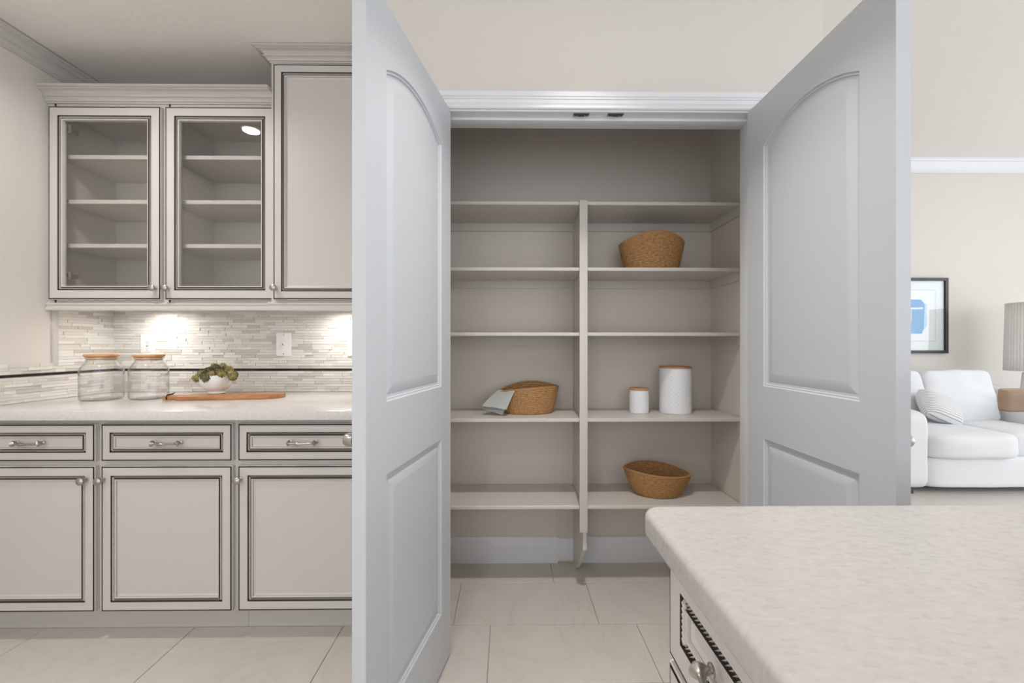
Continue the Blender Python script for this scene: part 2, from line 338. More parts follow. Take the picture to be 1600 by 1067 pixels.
# ------------------------------------------------------------------ pantry doors
def arch_panel(x0, x1, z0, z1, rise, off, n=14):
    """closed outline, inset by off; top edge is an arc when rise > 0"""
    x0 += off; x1 -= off; z0 += off; pts = [(x0, z0), (x1, z0)]
    w = (x1 - x0) / 2; xc = (x0 + x1) / 2
    if rise <= 0: return [(x0, z0), (x1, z0), (x1, z1 - off), (x0, z1 - off)]
    W = w + off; R = (W * W + rise * rise) / (2 * rise); zc = z1 + rise - R; r = R - off
    for k in range(n + 1):
        x = x1 - (x1 - x0) * k / n
        pts.append((x, zc + math.sqrt(max(r * r - (x - xc) ** 2, 0))))
    return pts
def make_door(name, hinge, direction, thick_dir, label, knob_side_pos):
    """local: +X along the leaf from the hinge, local -Y the face seen from inside the opening, +Z up"""
    ang = math.atan2(direction[1], direction[0])
    root = empty(name, (hinge[0], hinge[1], 0.012), ang, label, kind='structure')
    W, H, T = .606, 2.033, .035
    sgn = thick_dir                                          # +1: slab lies on local +Y, -1 on local -Y
    panels = [(.098, .505, 1.008, 1.860, .058), (.098, .505, .204, .822, 0)]
    def face(y, s):                                          # y plane, s outward sign; rails and stiles with panel openings cut out
        bm = bmesh.new()
        def loop(pts):
            vs_ = [bm.verts.new((x, y, z)) for x, z in pts]
            for i in range(len(vs_)): bm.edges.new((vs_[i], vs_[(i + 1) % len(vs_)]))
        loop([(0, 0), (W, 0), (W, H), (0, H)])
        for p in panels: loop(arch_panel(*p, 0))
        bmesh.ops.triangle_fill(bm, use_beauty=True, edges=bm.edges[:])
        vs_ = [v.co[:] for v in bm.verts]; bm.verts.index_update(); fs = [tuple(v.index for v in f.verts) for f in bm.faces]; bm.free()
        return vs_, fs
    b = MB()
    for y, s in ((0, -sgn), (sgn * T, sgn)):
        v, f = face(y, s); b.add(v, f)
    ys = (0, sgn * T)
    for (xa, za), (xb, zb) in (((0, 0), (W, 0)), ((W, 0), (W, H)), ((W, H), (0, H)), ((0, H), (0, 0))):
        b.quad((xa, ys[0], za), (xb, ys[0], zb), (xb, ys[1], zb), (xa, ys[1], za))
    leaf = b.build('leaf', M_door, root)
    for p in panels:
        b = MB()
        for y, s in ((0, -sgn), (sgn * T, sgn)):
            rings = [(0, 0), (.0035, -.0045), (.0075, -.0050), (.0095, -.009), (.016, -.010), (.020, -.0085), (.046, -.0025), (.047, -.0025)]
            prev = None; base = len(b.v)
            for off, dep in rings:
                pts = arch_panel(*p, off); n = len(pts)
                for x, z in pts: b.v.append((x, y + s * dep, z))
            for i in range(len(rings) - 1):
                for k in range(n):
                    b.f.append((base + i * n + k, base + i * n + (k + 1) % n, base + (i + 1) * n + (k + 1) % n, base + (i + 1) * n + k)); b.m.append(0)
            b.f.append(tuple(base + (len(rings) - 1) * n + k for k in range(n))); b.m.append(0)
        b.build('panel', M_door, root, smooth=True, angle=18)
    # knob on the outer face near the free edge
    zk = .918; xk = W - .058
    b = MB(); b.lathe([(.020, 0), (.020, .003), (.016, .006), (.0075, .009), (.007, .022), (.010, .026), (.0155, .029), (.0165, .036), (.0165, .047), (.014, .053), (.006, .056), (.002, .0565)], 28, (0, 0, 0), 'Y')
    kn = b.build('knob', M_nickel, root, smooth=True)
    kn.location = (xk, sgn * T, zk); kn.rotation_euler = (0, 0, PI if sgn > 0 else 0)
    for z in (.20, 1.0, 1.82):
        b = MB(); yy = sgn * T + sgn * .004
        b.lathe([(.0055, -.045), (.0055, .045)], 12, (-.004, yy, z)); b.box(0, .028, min(sgn * T, sgn * (T + .002)), max(sgn * T, sgn * (T + .002)), z - .044, z + .044)
        b.build('hinge', M_nickel, root)
    return root
# left leaf: visible face runs from the hinge toward the room, a little beyond square
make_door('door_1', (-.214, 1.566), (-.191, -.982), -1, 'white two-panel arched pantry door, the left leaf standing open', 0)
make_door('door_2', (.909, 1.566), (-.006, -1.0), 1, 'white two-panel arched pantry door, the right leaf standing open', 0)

# ------------------------------------------------------------------ pantry shelving
ps = empty('pantry_shelving', (.36, 2.08, 0), 0, 'greige built-in pantry shelving of five levels with a centre divider', 'shelving')
def loc(b, root):                                            # shift a world-space mesh into the frame of its unrotated root
    x, y, z = root.location; b.v = [(p[0] - x, p[1] - y, p[2] - z) for p in b.v]; return b
SZ = [1.834, 1.527, 1.2245, .8245, .419]
for z in SZ:
    for x0, x1 in ((PXL + .004, .352), (.370, PXR - .004)):
        b = MB(); b.box(x0, x1, 1.93, PYB - .001, z - .0165, z); loc(b, ps).build('shelf', M_shelf, ps, bevel=.002, seg=1, smooth=True)
        b = MB(); b.box(x0, x1, PYB - .012, PYB, z - .058, z - .0165); loc(b, ps).build('cleat', M_shelf, ps)
    b = MB(); b.box(PXR - .012, PXR, 1.95, PYB - .012, z - .058, z - .0165); loc(b, ps).build('cleat', M_shelf, ps)
b = MB(); pr = [(PYB - .001, .0), (2.165, .0), (2.135, .02), (1.95, .205), (1.94, .208), (1.94, 1.834), (PYB - .001, 1.834)]
vs_ = [(x, y, z) for x in (.352, .370) for y, z in pr]; n = len(pr)
b.add(vs_, [tuple(range(n)), tuple(range(n, 2 * n))[::-1]] + [(k, (k + 1) % n, n + (k + 1) % n, n + k) for k in range(n)])
loc(b, ps).build('divider', M_shelf, ps)
b = MB(); b.box(.333, .370, 1.918, 1.9395, .300, 1.836); loc(b, ps).build('post', M_shelf, ps, bevel=.0015, smooth=True)
b = MB(); b.box(U(870, 2.23), .352, PYB - .007, PYB, .012, .40); loc(b, ps).build('support_board', M_shelf, ps)
b = MB(); b.box(U(872, 2.22), .352, PYB - .0085, PYB - .007, .012, .128); o = loc(b, ps).build('painted_patch', M_trim, ps)

# ------------------------------------------------------------------ cabinet fronts
def rect(w, h, off): return [(off, off), (w - off, off), (w - off, h - off), (off, h - off)]
def rope(b, w, h, off, y, wid=.0072, pitch=.0074):
    """slanted beads around a rectangle inset by off (centre line)"""
    def bead(ax, ay, az, px_, pz_, k):
        pass
    segs = [((off, off), (1, 0), w - 2 * off), ((off, h - off), (1, 0), w - 2 * off), ((off, off), (0, 1), h - 2 * off), ((w - off, off), (0, 1), h - 2 * off)]
    for (x0, z0), (dx, dz), L in segs:
        n = max(int(L / pitch), 1); p = L / n; hw = wid / 2; nx, nz = -dz, dx
        for k in range(n):
            a = k * p + .12 * p; c = a + .46 * p; s = .55 * p
            def P(t, q, d): return (x0 + dx * t + nx * q, y - d, z0 + dz * t + nz * q)
            b.add([P(a - s, -hw, 0), P(c - s, -hw, 0), P(c + s, hw, 0), P(a + s, hw, 0), P((a + c) / 2 - s * .6, -hw * .6, .0050), P((a + c) / 2 + s * .6, hw * .6, .0050)],
                  [(0, 1, 4), (1, 2, 5, 4), (2, 3, 5), (3, 0, 4, 5)])
def make_front(w, h, name, parent, locn, stile=.038, glass=False, rot=0, rw=.014, part_label=None):
    """door or drawer front; local x right, z up, outer face toward -Y; local y=0 is the back"""
    b = MB(); T = .020
    R = [(0, 0, 0), (0, T - .003, 0), (.002, T - .001, 0), (.0045, T - .001, 1), (.0048, T - .0035, 1), (.0068, T - .0035, 1), (.0070, T, 0), (stile, T, 1), (stile + .0006, T - .005, 1),
         (stile + rw, T - .005, 1), (stile + rw + .0005, T - .001, 0), (stile + rw + .005, T - .002, 0)]
    if glass: R += [(stile + rw + .006, 0, 0)]
    else: R += [(stile + rw + .0055, T - .006, 2), (stile + rw + .0065, T - .006, 0), (stile + rw + .013, T - .009, 0)]
    for i, (off, d, mi) in enumerate(R):
        for x, z in rect(w, h, off): b.v.append((x, -d, z))
    for i in range(len(R) - 1):
        for k in range(4):
            b.f.append((i * 4 + k, i * 4 + (k + 1) % 4, (i + 1) * 4 + (k + 1) % 4, (i + 1) * 4 + k)); b.m.append(R[i][2] if i != 2 and i != 3 else 1)
    if glass:
        for k in range(4): b.f.append((k, (k + 1) % 4, (len(R) - 1) * 4 + (k + 1) % 4, (len(R) - 1) * 4 + k)); b.m.append(0)
    o = b.build(name, [M_cab, M_glaze, M_glaze2], parent, recalc=False); o.location = locn; o.rotation_euler = (0, 0, rot)
    if part_label: o['label'] = part_label
    off = stile + rw + (.013 if not glass else .004)
    p = MB()
    if glass: p.box(off, w - off, -.008, -.005, off, h - off); p.build('glass_pane', M_glass, o)
    else:
        p.quad((off, -(T - .009), off), (w - off, -(T - .009), off), (w - off, -(T - .009), h - off), (off, -(T - .009), h - off)); p.build('panel', M_cab, o, recalc=False)
    r = MB(); rope(r, w, h, stile + rw / 2, -(T - .005)); tag(r.build('rope_moulding', M_bead, o), 'twisted rope beading over dark glaze', kind=None)
    return o
def knob(parent, x, z):
    b = MB(); b.lathe([(.0085, 0), (.0085, .002), (.005, .004), (.0045, .012), (.007, .015), (.013, .018), (.0155, .023), (.0145, .028), (.009, .032), (.002, .0335)], 24, (x, -.020, z), 'Y')
    return b.build('knob', M_nickel, parent, smooth=True)
def pull(parent, x, z):
    b = MB(); pts = []; rad = []
    for k in range(25):
        t = k / 24; u = (t - .5) * 2
        pts.append((x + u * .054, -.020 - .015 - .005 * (1 - u * u), z - .003 * (1 - u * u)))
        rad.append(.0075 * math.exp(-((abs(u) - .93) / .10) ** 2) + .0042 + .0035 * math.exp(-((u + .25) / .16) ** 2) + .0012 * math.exp(-((abs(u) - .55) / .05) ** 2))
    b.tube(pts, rad, 14)
    for s in (-1, 1): b.lathe([(.008, 0), (.008, .002), (.005, .004), (.005, .013)], 16, (x + s * .050, -.020, z), 'Y')
    return b.build('handle', M_nickel, parent, smooth=True)

# base cabinets
YD = 1.67                                   # face frame plane; fronts stand 20 mm proud
def base_cabinet(x0, x1, label):
    root = empty('base_cabinet', ((x0 + x1) / 2, 1.95, 0), 0, label, 'cabinet')
    b = MB(); b.box(x0, x1, YD, YB - .002, .115, .866); b.box(x0, x1, YD + .035, YB - .002, .866, .8750); b.box(x0, x1, 1.736, YB - .002, 0, .115)
    loc(b, root).build('body', M_cab, root, bevel=.001, seg=1)
    return root
YF_ = YD - .02
def px_x(px): return U(px, YF_)
def zz(px, py): return V(px, py, YF_)
xm = px_x(367)
bc1 = base_cabinet(XL + .002, xm, 'glazed greige base cabinet with two doors and two drawers at the left wall')
bc2 = base_cabinet(xm + .0005, XR - .002, 'glazed greige base cabinet right of the double one, half behind the open door')
def front_at(root, name, xa, xb, za, zb, **kw):
    return make_front(xb - xa, zb - za, name, root, (xa - root.location.x, YD - root.location.y, za), **kw)
zd0, zd1 = zz(260, 955.5), zz(260, 728)
zw0, zw1 = zz(260, 720.5), zz(260, 662)
cols = [(XL + .035, px_x(148)), (px_x(157.5), px_x(362.5)), (px_x(371.5), XR - .03)]
for i, (xa, xb) in enumerate(cols):
    root = bc1 if i < 2 else bc2
    d = front_at(root, 'door', xa, xb, zd0, zd1)
    knob(d, (xb - xa) - .033 if i == 0 else .010, zd1 - zd0 - .052)
    w = front_at(root, 'drawer', xa, xb, zw0, zw1, stile=.034)
    pull(w, (px_x((47, 262, 474)[i]) - xa), (zw1 - zw0) / 2)

# upper cabinets
YU = 1.965
xu1, xu2 = U(254, YU), U(430, YU) - .003
def upper(x0, x1, yf, z0, z1, label, shelves, solid=False):
    root = empty('wall_cabinet', ((x0 + x1) / 2, (yf + YB) / 2, z0), 0, label, 'cabinet')
    b = MB(); t = .018
    if solid: b.box(x0, x1, yf, YB - .002, z0, z1)
    else:
        b.box(x0, x0 + t, yf, YB - .002, z0, z1); b.box(x1 - t, x1, yf, YB - .002, z0, z1)
        b.box(x0 + t, x1 - t, yf, YB - .002, z0, z0 + t); b.box(x0 + t, x1 - t, yf, YB - .002, z1 - t, z1); b.box(x0 + t, x1 - t, YB - .010, YB - .002, z0 + t, z1 - t)
        for xx in (x0 + t, x1 - t):                          # shelf pin holes and hinge cups
            s = 1 if xx < (x0 + x1) / 2 else -1
            for k in range(14): b.lathe([(.0025, 0), (.0025, s * .0006)], 6, (xx, yf + .05, z0 + .12 + k * .052), 'X', mi=1)
    loc(b, root).build('carcass', [M_cab if solid else M_cabin, M_slot], root)
    if not solid:
        b = MB(); b.box(x0, x0 + .038, yf - .0005, yf + .018, z0, z1); b.box(x1 - .02, x1, yf - .0005, yf + .018, z0, z1)
        b.box(x0 + .03, x1 - .02, yf - .0005, yf + .018, z0, z0 + .03); b.box(x0 + .03, x1 - .02, yf - .0005, yf + .018, z1 - .03, z1)
        loc(b, root).build('face_frame', M_cab, root)
    for z in shelves:
        b = MB(); b.box(x0 + t + .001, x1 - t - .001, yf + .022, YB - .012, z - .019, z); loc(b, root).build('shelf', M_cabin, root, bevel=.001, seg=1)
    return root
yf = YU - .02
uz0, uz1 = V(200, 468, yf), V(200, 166, yf)
sh = [V(170, p, YU + .03) for p in (243.5, 313, 381.5)]
cz1 = uz1 + .02
wc1 = upper(XL + .002, xu1, YU, uz0 - .012, cz1, 'glass-fronted wall cabinet beside the left wall', sh)
wc2 = upper(xu1 + .0005, xu2, YU, uz0 - .012, cz1, 'glass-fronted wall cabinet with a ceiling light mirrored in it', sh)
def ufront(root, xa, xb, za, zb, Y, **kw):
    return make_front(xb - xa, zb - za, 'door', root, (xa - root.location.x, Y - root.location.y, za - root.location.z), **kw)
d = ufront(wc1, U(75, yf), U(251, yf), uz0, uz1, YU, glass=True, stile=.043, rw=.015)
knob(d, U(243, yf) - U(75, yf), .052)
for z in (.115, .80):
    b = MB(); b.box(.064, .082, .002, .014, z - .018, z + .018); b.box(.060, .070, .002, .05, z - .010, z + .010); b.build('hinge', M_glaze2, d)
d = ufront(wc2, U(257.5, yf), U(429, yf), uz0, uz1, YU, glass=True, stile=.043, rw=.015)
knob(d, .016, .052)
# taller cabinet
YT = 1.937; yft = YT - .02
xt = U(424, yft)
tz0, tz1 = V(480, 468, yft), V(480, 100, yft)
wc3 = upper(xu2 + .001, XR - .002, YT, tz0 - .012, tz1 + .02, 'taller solid-door wall cabinet with its own crown, right of the glass ones', [], solid=True)
d = ufront(wc3, U(426.5, yft), XR - .02, tz0, tz1, YT, stile=.037)
knob(d, U(429.5, yft) - U(426.5, yft) + .004, .052)

cprof = [(-.006, 0), (.005, 0), (.005, .008), (.011, .010), (.013, .019), (.020, .026), (.026, .027), (.026, .033), (.020, .035), (.022, .045), (.030, .053), (.041, .056), (.049, .056), (.049, .061), (.044, .063), (.052, .066), (.058, .069), (.058, .075), (-.006, .075)]
def crown(root, path, outs, hscale):
    b = MB(); b.sweep(path, outs, (0, 0, 1), [(o, h * hscale) for o, h in cprof]); return loc(b, root).build('crown_moulding', M_cab, root)
zc0 = V(240, 163, YU); zc1 = V(240, 131, YU - .058)
crown(wc1, [(XL + .002, YU, zc0), (xu1, YU, zc0)], [(0, -1, 0)] * 2, (zc1 - zc0) / .075)
crown(wc2, [(xu1, YU, zc0), (xu2, YU, zc0)], [(0, -1, 0)] * 2, (zc1 - zc0) / .075)
zt0 = V(480, 99.5, YT)
crown(wc3, [(xu2 + .001, YB - .002, zt0), (xu2 + .001, YT, zt0), (XR - .002, YT, zt0)], [(-1, 0, 0), (-1, -1, 0), (0, -1, 0)], (ZC - .003 - zt0) / .075)
lp = [(-.02, 0), (.012, 0), (.014, .003), (.014, .013), (.010, .017), (.010, .026), (.014, .031), (.014, .036), (.006, .042), (-.02, .042)]
for root, xa, xb, Y in ((wc1, XL + .002, xu1, YU), (wc2, xu1, xu2, YU), (wc3, xu2 - .012, XR - .002, YT)):
    zb = V(300, 485, Y - .012); ztop = (uz0 - .012); k = (ztop - zb) / .042
    b = MB(); b.sweep([(xa, Y, zb), (xb, Y, zb)], [(0, -1, 0)] * 2, (0, 0, 1), [(o, h * k) for o, h in lp]); loc(b, root).build('light_rail', M_cab, root)
for nm, px in (('left', 268), ('right', 545)):
    xx = U(px, 2.29); zz_ = (uz0 - .012)
    t = empty('undercabinet_light', (xx, 2.15, zz_ - .012), 0, 'small round puck light under the ' + ('glass-fronted cabinets' if nm == 'left' else 'taller cabinet, by the open door'), 'light', 'puck lights under the wall cabinets')
    b = MB(); b.lathe([(.034, .012), (.034, .002), (.028, 0)], 24, cap1=True); b.build('housing', M_nickel, t, smooth=True)
    b = MB(); b.lathe([(.026, -.001), (.026, .0005)], 24); b.build('lens', M_can, t)
    l = area('puck_' + nm, (xx, 2.15, zz_ - .016), (xx, 2.19, 0), .10, .10, 1.25, (1, .95, .87), 170, 'DISK')

# countertop
ct = tag(bx('countertop', (XL + .001, XR - .001, 1.614, YB - .001, .8755, .912), M_quartz2, bevel=.003), 'speckled white quartz worktop on the base cabinets, under the backsplash', 'countertop')

# ------------------------------------------------------------------ backsplash
ZS = V(60, 570, XL / ray(60))
def backsplash(name, label, origin, udir, ndir, width_fn, x0, x1, joints, nparts):
    """rows of stick mosaic; udir along the wall, ndir out of it"""
    root = empty(name, origin, 0, label, 'backsplash')
    ud = Vector(udir); nd = Vector(ndir)
    zt = uz0 - .014; ph = .0142; z0 = .9125; ZL = V(400, 577.5, YB) ; 
    bed = MB()
    def put(b, ua, ub, za, zb, d, mi=0, n0=0.0006):
        cs = [ud * ua, ud * ub]
        vs_ = []
        for dd in (n0, d):
            for z in (za, zb):
                for c in cs: vs_.append(tuple(c + nd * dd + Vector((0, 0, z))))
        b.add(vs_, [(0, 1, 3, 2), (4, 6, 7, 5), (0, 4, 5, 1), (2, 3, 7, 6), (0, 2, 6, 4), (1, 5, 7, 3)], mi)
    rows = []; z = z0
    while z < ZL - .0065 - ph * .6: rows.append(z); z += ph
    k = (ZL - .0065 - z0) / len(rows); rows = [z0 + i * k for i in range(len(rows))]; low = len(rows)
    n2 = int((zt - ZL - .0065) / ph); k2 = (zt - ZL - .0065) / n2
    rows2 = [ZL + .0065 + i * k2 for i in range(n2)]
    sticks = []
    for ri, (zr_, kk) in enumerate([(r, k) for r in rows] + [(r, k2) for r in rows2]):
        ua, ub = width_fn(zr_ + kk / 2)
        u = ua
        while u < ub - .002:
            L = random.choice((.045, .06, .075, .095, .12, .15)); e = min(u + L, ub)
            if ub - e < .02: e = ub
            sticks.append((u + .0004, e - .0004, zr_ + .0004, zr_ + kk - .0004, .006 + random.choice((0, 0, .001, .002, .0032)), random.choices((0, 1, 2, 3), (34, 30, 22, 14))[0])); u = e
    put(bed, x0, x1, z0, ZS if ndir[0] else zt, .0045)
    ua2, ub2 = width_fn(zt - .02); put(bed, ua2, ub2, z0, zt, .0045)
    bed.build('grout_bed', M_grout, root)
    big = sorted(sticks, key=lambda q: -(q[1] - q[0]))[:nparts]; bs = set(map(id, big))
    for q in big:
        b = MB(); put(b, *q[:5]); o = b.build('mosaic_tile', M_mosaic[q[5]], root, recalc=True)
    rest = MB()
    for q in sticks:
        if id(q) not in bs: put(rest, *q[:5], mi=q[5])
    if rest.v: rest.build('mosaic_tiles', M_mosaic, root)['kind'] = 'stuff'
    js = [x0] + joints + [x1]
    for a, c in zip(js[:-1], js[1:]):
        b = MB(); put(b, a + .0014, c - .0014, ZL - .0060, ZL + .0060, .0085); b.build('liner_tile', M_black, root, bevel=.0008, seg=1)
    return root
JB = [U(p, YB) - XL for p in (200, 294, 381, 468)]
backsplash('tile_backsplash', 'stick mosaic backsplash with a black liner on the wall behind the counter', (XL, YB, 0), (1, 0, 0), (0, -1, 0),
           lambda z: (.0065, XR - XL - .001), .0065, XR - XL - .001, JB, 290)
yedge = XL / ray(88)                                         # where the tall side mosaic stops
ys_ = [YB - XL / ray(90)]
lj = []
u = YB - XL / ray(88)
while u < YB - .2: lj.append(u); u += .31
backsplash('tile_backsplash', 'stick mosaic backsplash strip on the left wall, stepping down toward the room', (XL, YB, 0), (0, -1, 0), (1, 0, 0),
           lambda z: (.0, (YB - yedge) if z > ZS else YB - .3), .0, YB - .3, lj, 130)
te = bx('edge_trim', (.0005, .011, -(YB - XL / ray(80.5)), -(YB - yedge) , ZS, uz0 - .014), M_cab, bpy.data.objects['tile_backsplash.001'], bevel=.002)

# outlets
def outlet(px, py0, py1, kind, label, half=None):
    x0, x1 = U(px[0], YB - .01), U(px[1], YB - .01); z0, z1 = V(px[0], py1, YB - .01), V(px[0], py0, YB - .01)
    w, h = x1 - x0, z1 - z0
    root = empty('wall_outlet' if kind != 'jack' else 'cable_outlet', ((x0 + x1) / 2, YB - .0085, (z0 + z1) / 2), 0, label, 'outlet')
    b = MB(); b.box(-w / 2, w / 2, -.0055, .0, -h / 2, h / 2); b.build('cover_plate', M_plastic, root, bevel=.002, smooth=True)
    if kind == 'decora':
        b = MB(); b.box(-.0165, .0165, -.008, -.005, -.033, .033)
        for s in (-1, 1):
            for xx in (-.006, .006): b.box(xx - .001, xx + .001, -.0084, -.0078, s * .018 - .004 + .003, s * .018 + .004 + .003, 1)
            b.lathe([(.0025, 0), (.0025, .0006)], 10, (0, -.0079, s * .018 - .007), 'Y', mi=1)
        b.box(-.006, .006, -.0092, -.0078, -.004, -.0008, 1); b.box(-.006, .006, -.0092, -.0078, .0008, .004)
        b.build('socket', [M_plastic, M_slot], root)
    else:
        b = MB(); b.lathe([(.009, 0), (.009, .003), (.0065, .004), (.0065, .009)], 16, (0, -.0055, 0), 'Y'); b.lathe([(.003, 0), (.003, .001)], 10, (0, -.0145, 0), 'Y', mi=1)
        b.build('jack', [M_plastic, M_slot], root, smooth=True)
    for s in (-1, 1):
        b = MB(); b.lathe([(.003, 0), (.003, .0012), (.001, .0016)], 10, (0, -.0055, s * h * .41), 'Y'); b.build('screw', M_nickel if kind == 'jack' else M_plastic, root)
outlet((220.5, 243), 522, 558, 'decora', 'white socket outlet behind the right glass jar')
outlet((432, 455.5), 520, 556, 'jack', 'white cable jack plate in the middle of the backsplash')
outlet((543, 566), 523, 556, 'decora', 'white socket outlet partly hidden by the open door')

# ------------------------------------------------------------------ counter objects
ZT = .912
def jar(px0, px1, Yc, pyt, label):
    xc = U((px0 + px1) / 2, Yc); r = (U(px1, Yc) - U(px0, Yc)) / 2 * .80; H = (V((px0 + px1) / 2, pyt, Yc) - ZT)
    root = empty('glass_jar', (xc, Yc, ZT), 0, label, 'jar', 'glass jars on the counter')
    hb = H * .70; nr = r * .70
    pr = [(.002, .0), (r * .9, .0), (r * .985, .006), (r, .016), (r, hb * .92), (r * .97, hb), (r * .88, hb + H * .05), (nr + .006, hb + H * .11), (nr, hb + H * .14), (nr, H - .022), (nr + .004, H - .017), (nr + .004, H - .012)]
    inner = [(q - .0025 if q > .01 else .002, max(h, .004)) for q, h in pr[::-1]]
    b = MB(); b.lathe(pr + inner, 64, cap0=True, cap1=True); b.build('jar_body', M_jar, root, smooth=True)
    b = MB(); lr = r * .80
    b.lathe([(nr - .004, -.016), (nr - .003, -.001), (lr - .004, 0), (lr, .003), (lr, .009), (lr - .002, .012), (.001, .0125)], 48, (0, 0, H - .011)); b.build('lid', M_wood, root, smooth=True)
    b = MB(); b.lathe([(nr - .0030, -.006), (nr - .0012, -.004), (nr - .0030, -.002)], 48, (0, 0, H - .014), cap0=False, cap1=False); b.build('seal_ring', M_ceramic, root, smooth=True)
jar(126, 192.5, 1.965, 553.5, 'glass storage jar with bamboo lid standing nearest the left wall')
jar(201.5, 264, 2.0, 554, 'glass storage jar with bamboo lid right of its twin, before the socket')

# cutting board
Yb = 1.955
def at(px, Y): return U(px, Y)
b = MB()
out = []                                                     # outline on the counter: handle, shoulders, rounded head
hx0, hx1, ex = at(256, 1.95), at(284, 1.95), at(441, 2.02)
cy = Yb; tilt = .045
def cb(x, dy): return (x, cy + dy + (x - hx0) * .16)
pts = [cb(hx0, -.016), cb(hx1 - .004, -.018), cb(hx1, -.062), cb(ex - .085, -.066)]
for k in range(9):
    a = -PI / 2 + PI * k / 8; pts.append(cb(ex - .062 + .062 * math.cos(a) * 1.0, .066 * math.sin(a)))
pts += [cb(ex - .085, .066), cb(hx1, .062), cb(hx1 - .004, .018), cb(hx0, .016)]
n = len(pts)
b.add([(x, y, 0) for x, y in pts] + [(x, y, .019) for x, y in pts], [tuple(range(n))[::-1], tuple(range(n, 2 * n))] + [(k, (k + 1) % n, n + (k + 1) % n, n + k) for k in range(n)])
root = empty('cutting_board', (0.0, 0, 0), 0, 'acacia paddle cutting board with leather loop lying under the white bowl', 'cutting board')
root.location = ((hx0 + ex) / 2, cy, ZT + .0005)
b.v = [(x - root.location.x, y - root.location.y, z) for x, y, z in b.v]
b.build('board', M_board, root, bevel=.004, seg=2, smooth=True)
b = MB(); lx = hx0 + .020 - root.location.x; ly = (lx + root.location.x - hx0) * .16
b.tube([(lx, ly - .018, .001), (lx - .001, ly - .0185, .012), (lx + .001, ly - .016, .022), (lx + .004, ly, .0235), (lx + .006, ly + .012, .024), (lx + .010, ly + .02, .030), (lx + .006, ly + .012, .026)], .003, 8)
b.build('leather_loop', M_leather, root, smooth=True)

# bowl with succulent heads
Yo = 2.03; xo = U(338, Yo); zo = ZT + .0198; rb = (U(363.5, Yo) - U(312.5, Yo)) / 2 * .87
Hb = V(338, 585.5, Yo) - zo
bw = MB(); fr = rb * .52
bw.lathe([(fr * .9, 0), (fr, .002), (fr * .93, .013), (rb * .66, .020), (rb * .86, Hb * .38), (rb * .96, Hb * .62), (rb, Hb * .85), (rb * .985, Hb), (rb * .955, Hb), (rb * .95, Hb * .8), (rb * .82, Hb * .42), (rb * .5, .024), (.002, .021)], 56, cap0=True, cap1=True)
o = bw.build('footed_bowl', M_ceramic, smooth=True); o.location = (xo, Yo, zo); tag(o, 'small white footed bowl on the cutting board, filled with succulents', 'bowl')
sp = empty('succulent_arrangement', (xo, Yo, zo + Hb * .8), 0, 'cluster of olive green artificial succulent heads heaped in the white bowl', 'plant')
def head_mesh():
    b = MB(); b.lathe([(.006, -.014), (.014, -.006), (.015, .003), (.009, .011), (.001, .014)], 10)
    for ring, (n, r, z, s, lean) in enumerate(((4, .004, .012, .75, .5), (7, .009, .009, .8, .45), (9, .013, .003, .85, .35), (9, .0145, -.004, .85, .2), (9, .013, -.011, .8, .0))):
        for k in range(n):
            a = 2 * PI * (k + ring * .5) / n; c, sn = math.cos(a), math.sin(a)
            def Q(u, w, o_): # u along the leaf, w across, o_ lift
                rr = r + u * math.sin(lean) - o_ * math.cos(lean) * .0; zz_ = z + u * math.cos(lean) + o_ * math.sin(lean)
                rr = r + u * math.sin(lean) + o_ * math.cos(lean)
                return (rr * c - w * sn, rr * sn + w * c, zz_)
            L = .0085 * s; W = .0062 * s
            b.add([Q(-.004, 0, -.001), Q(.001, W, 0), Q(L, 0, .002), Q(.001, -W, 0), Q(.002, 0, .0032)], [(0, 1, 4), (1, 2, 4), (2, 3, 4), (3, 0, 4), (0, 3, 2, 1)])
    return b
h0 = head_mesh().build('succulent_head', M_succ, sp); h1 = head_mesh().build('succulent_head', M_succ2, sp)
hs = [(-.062, .0, .010), (-.040, -.03, .012), (-.018, -.048, .004), (.012, -.05, .012), (.040, -.034, .014), (.066, -.006, .016), (-.045, .015, .032), (-.015, -.02, .036), (.018, -.018, .036),
      (.044, .01, .034), (-.018, .02, .050), (.014, .022, .052), (0, 0, .046), (-.05, .04, .01), (.05, .04, .012), (0, .05, .02), (.078, -.02, .004), (-.072, -.012, -.002), (-.002, -.062, -.006)]
for i, (x, y, z) in enumerate(hs):
    o = (h0, h1)[i % 2] if i < 2 else (h0, h1)[(i * 7 // 3) % 2].copy()
    if i >= 2: COL.objects.link(o)
    sc = random.uniform(.95, 1.25); o.scale = (sc, sc, sc * 1.05)
    o.location = (x * 1.2, y * 1.05, z + (.012 if z < .02 and y < -.02 else .004)); o.rotation_euler = (-y * -14 * .9, x * 14 * .9, random.uniform(0, 6))

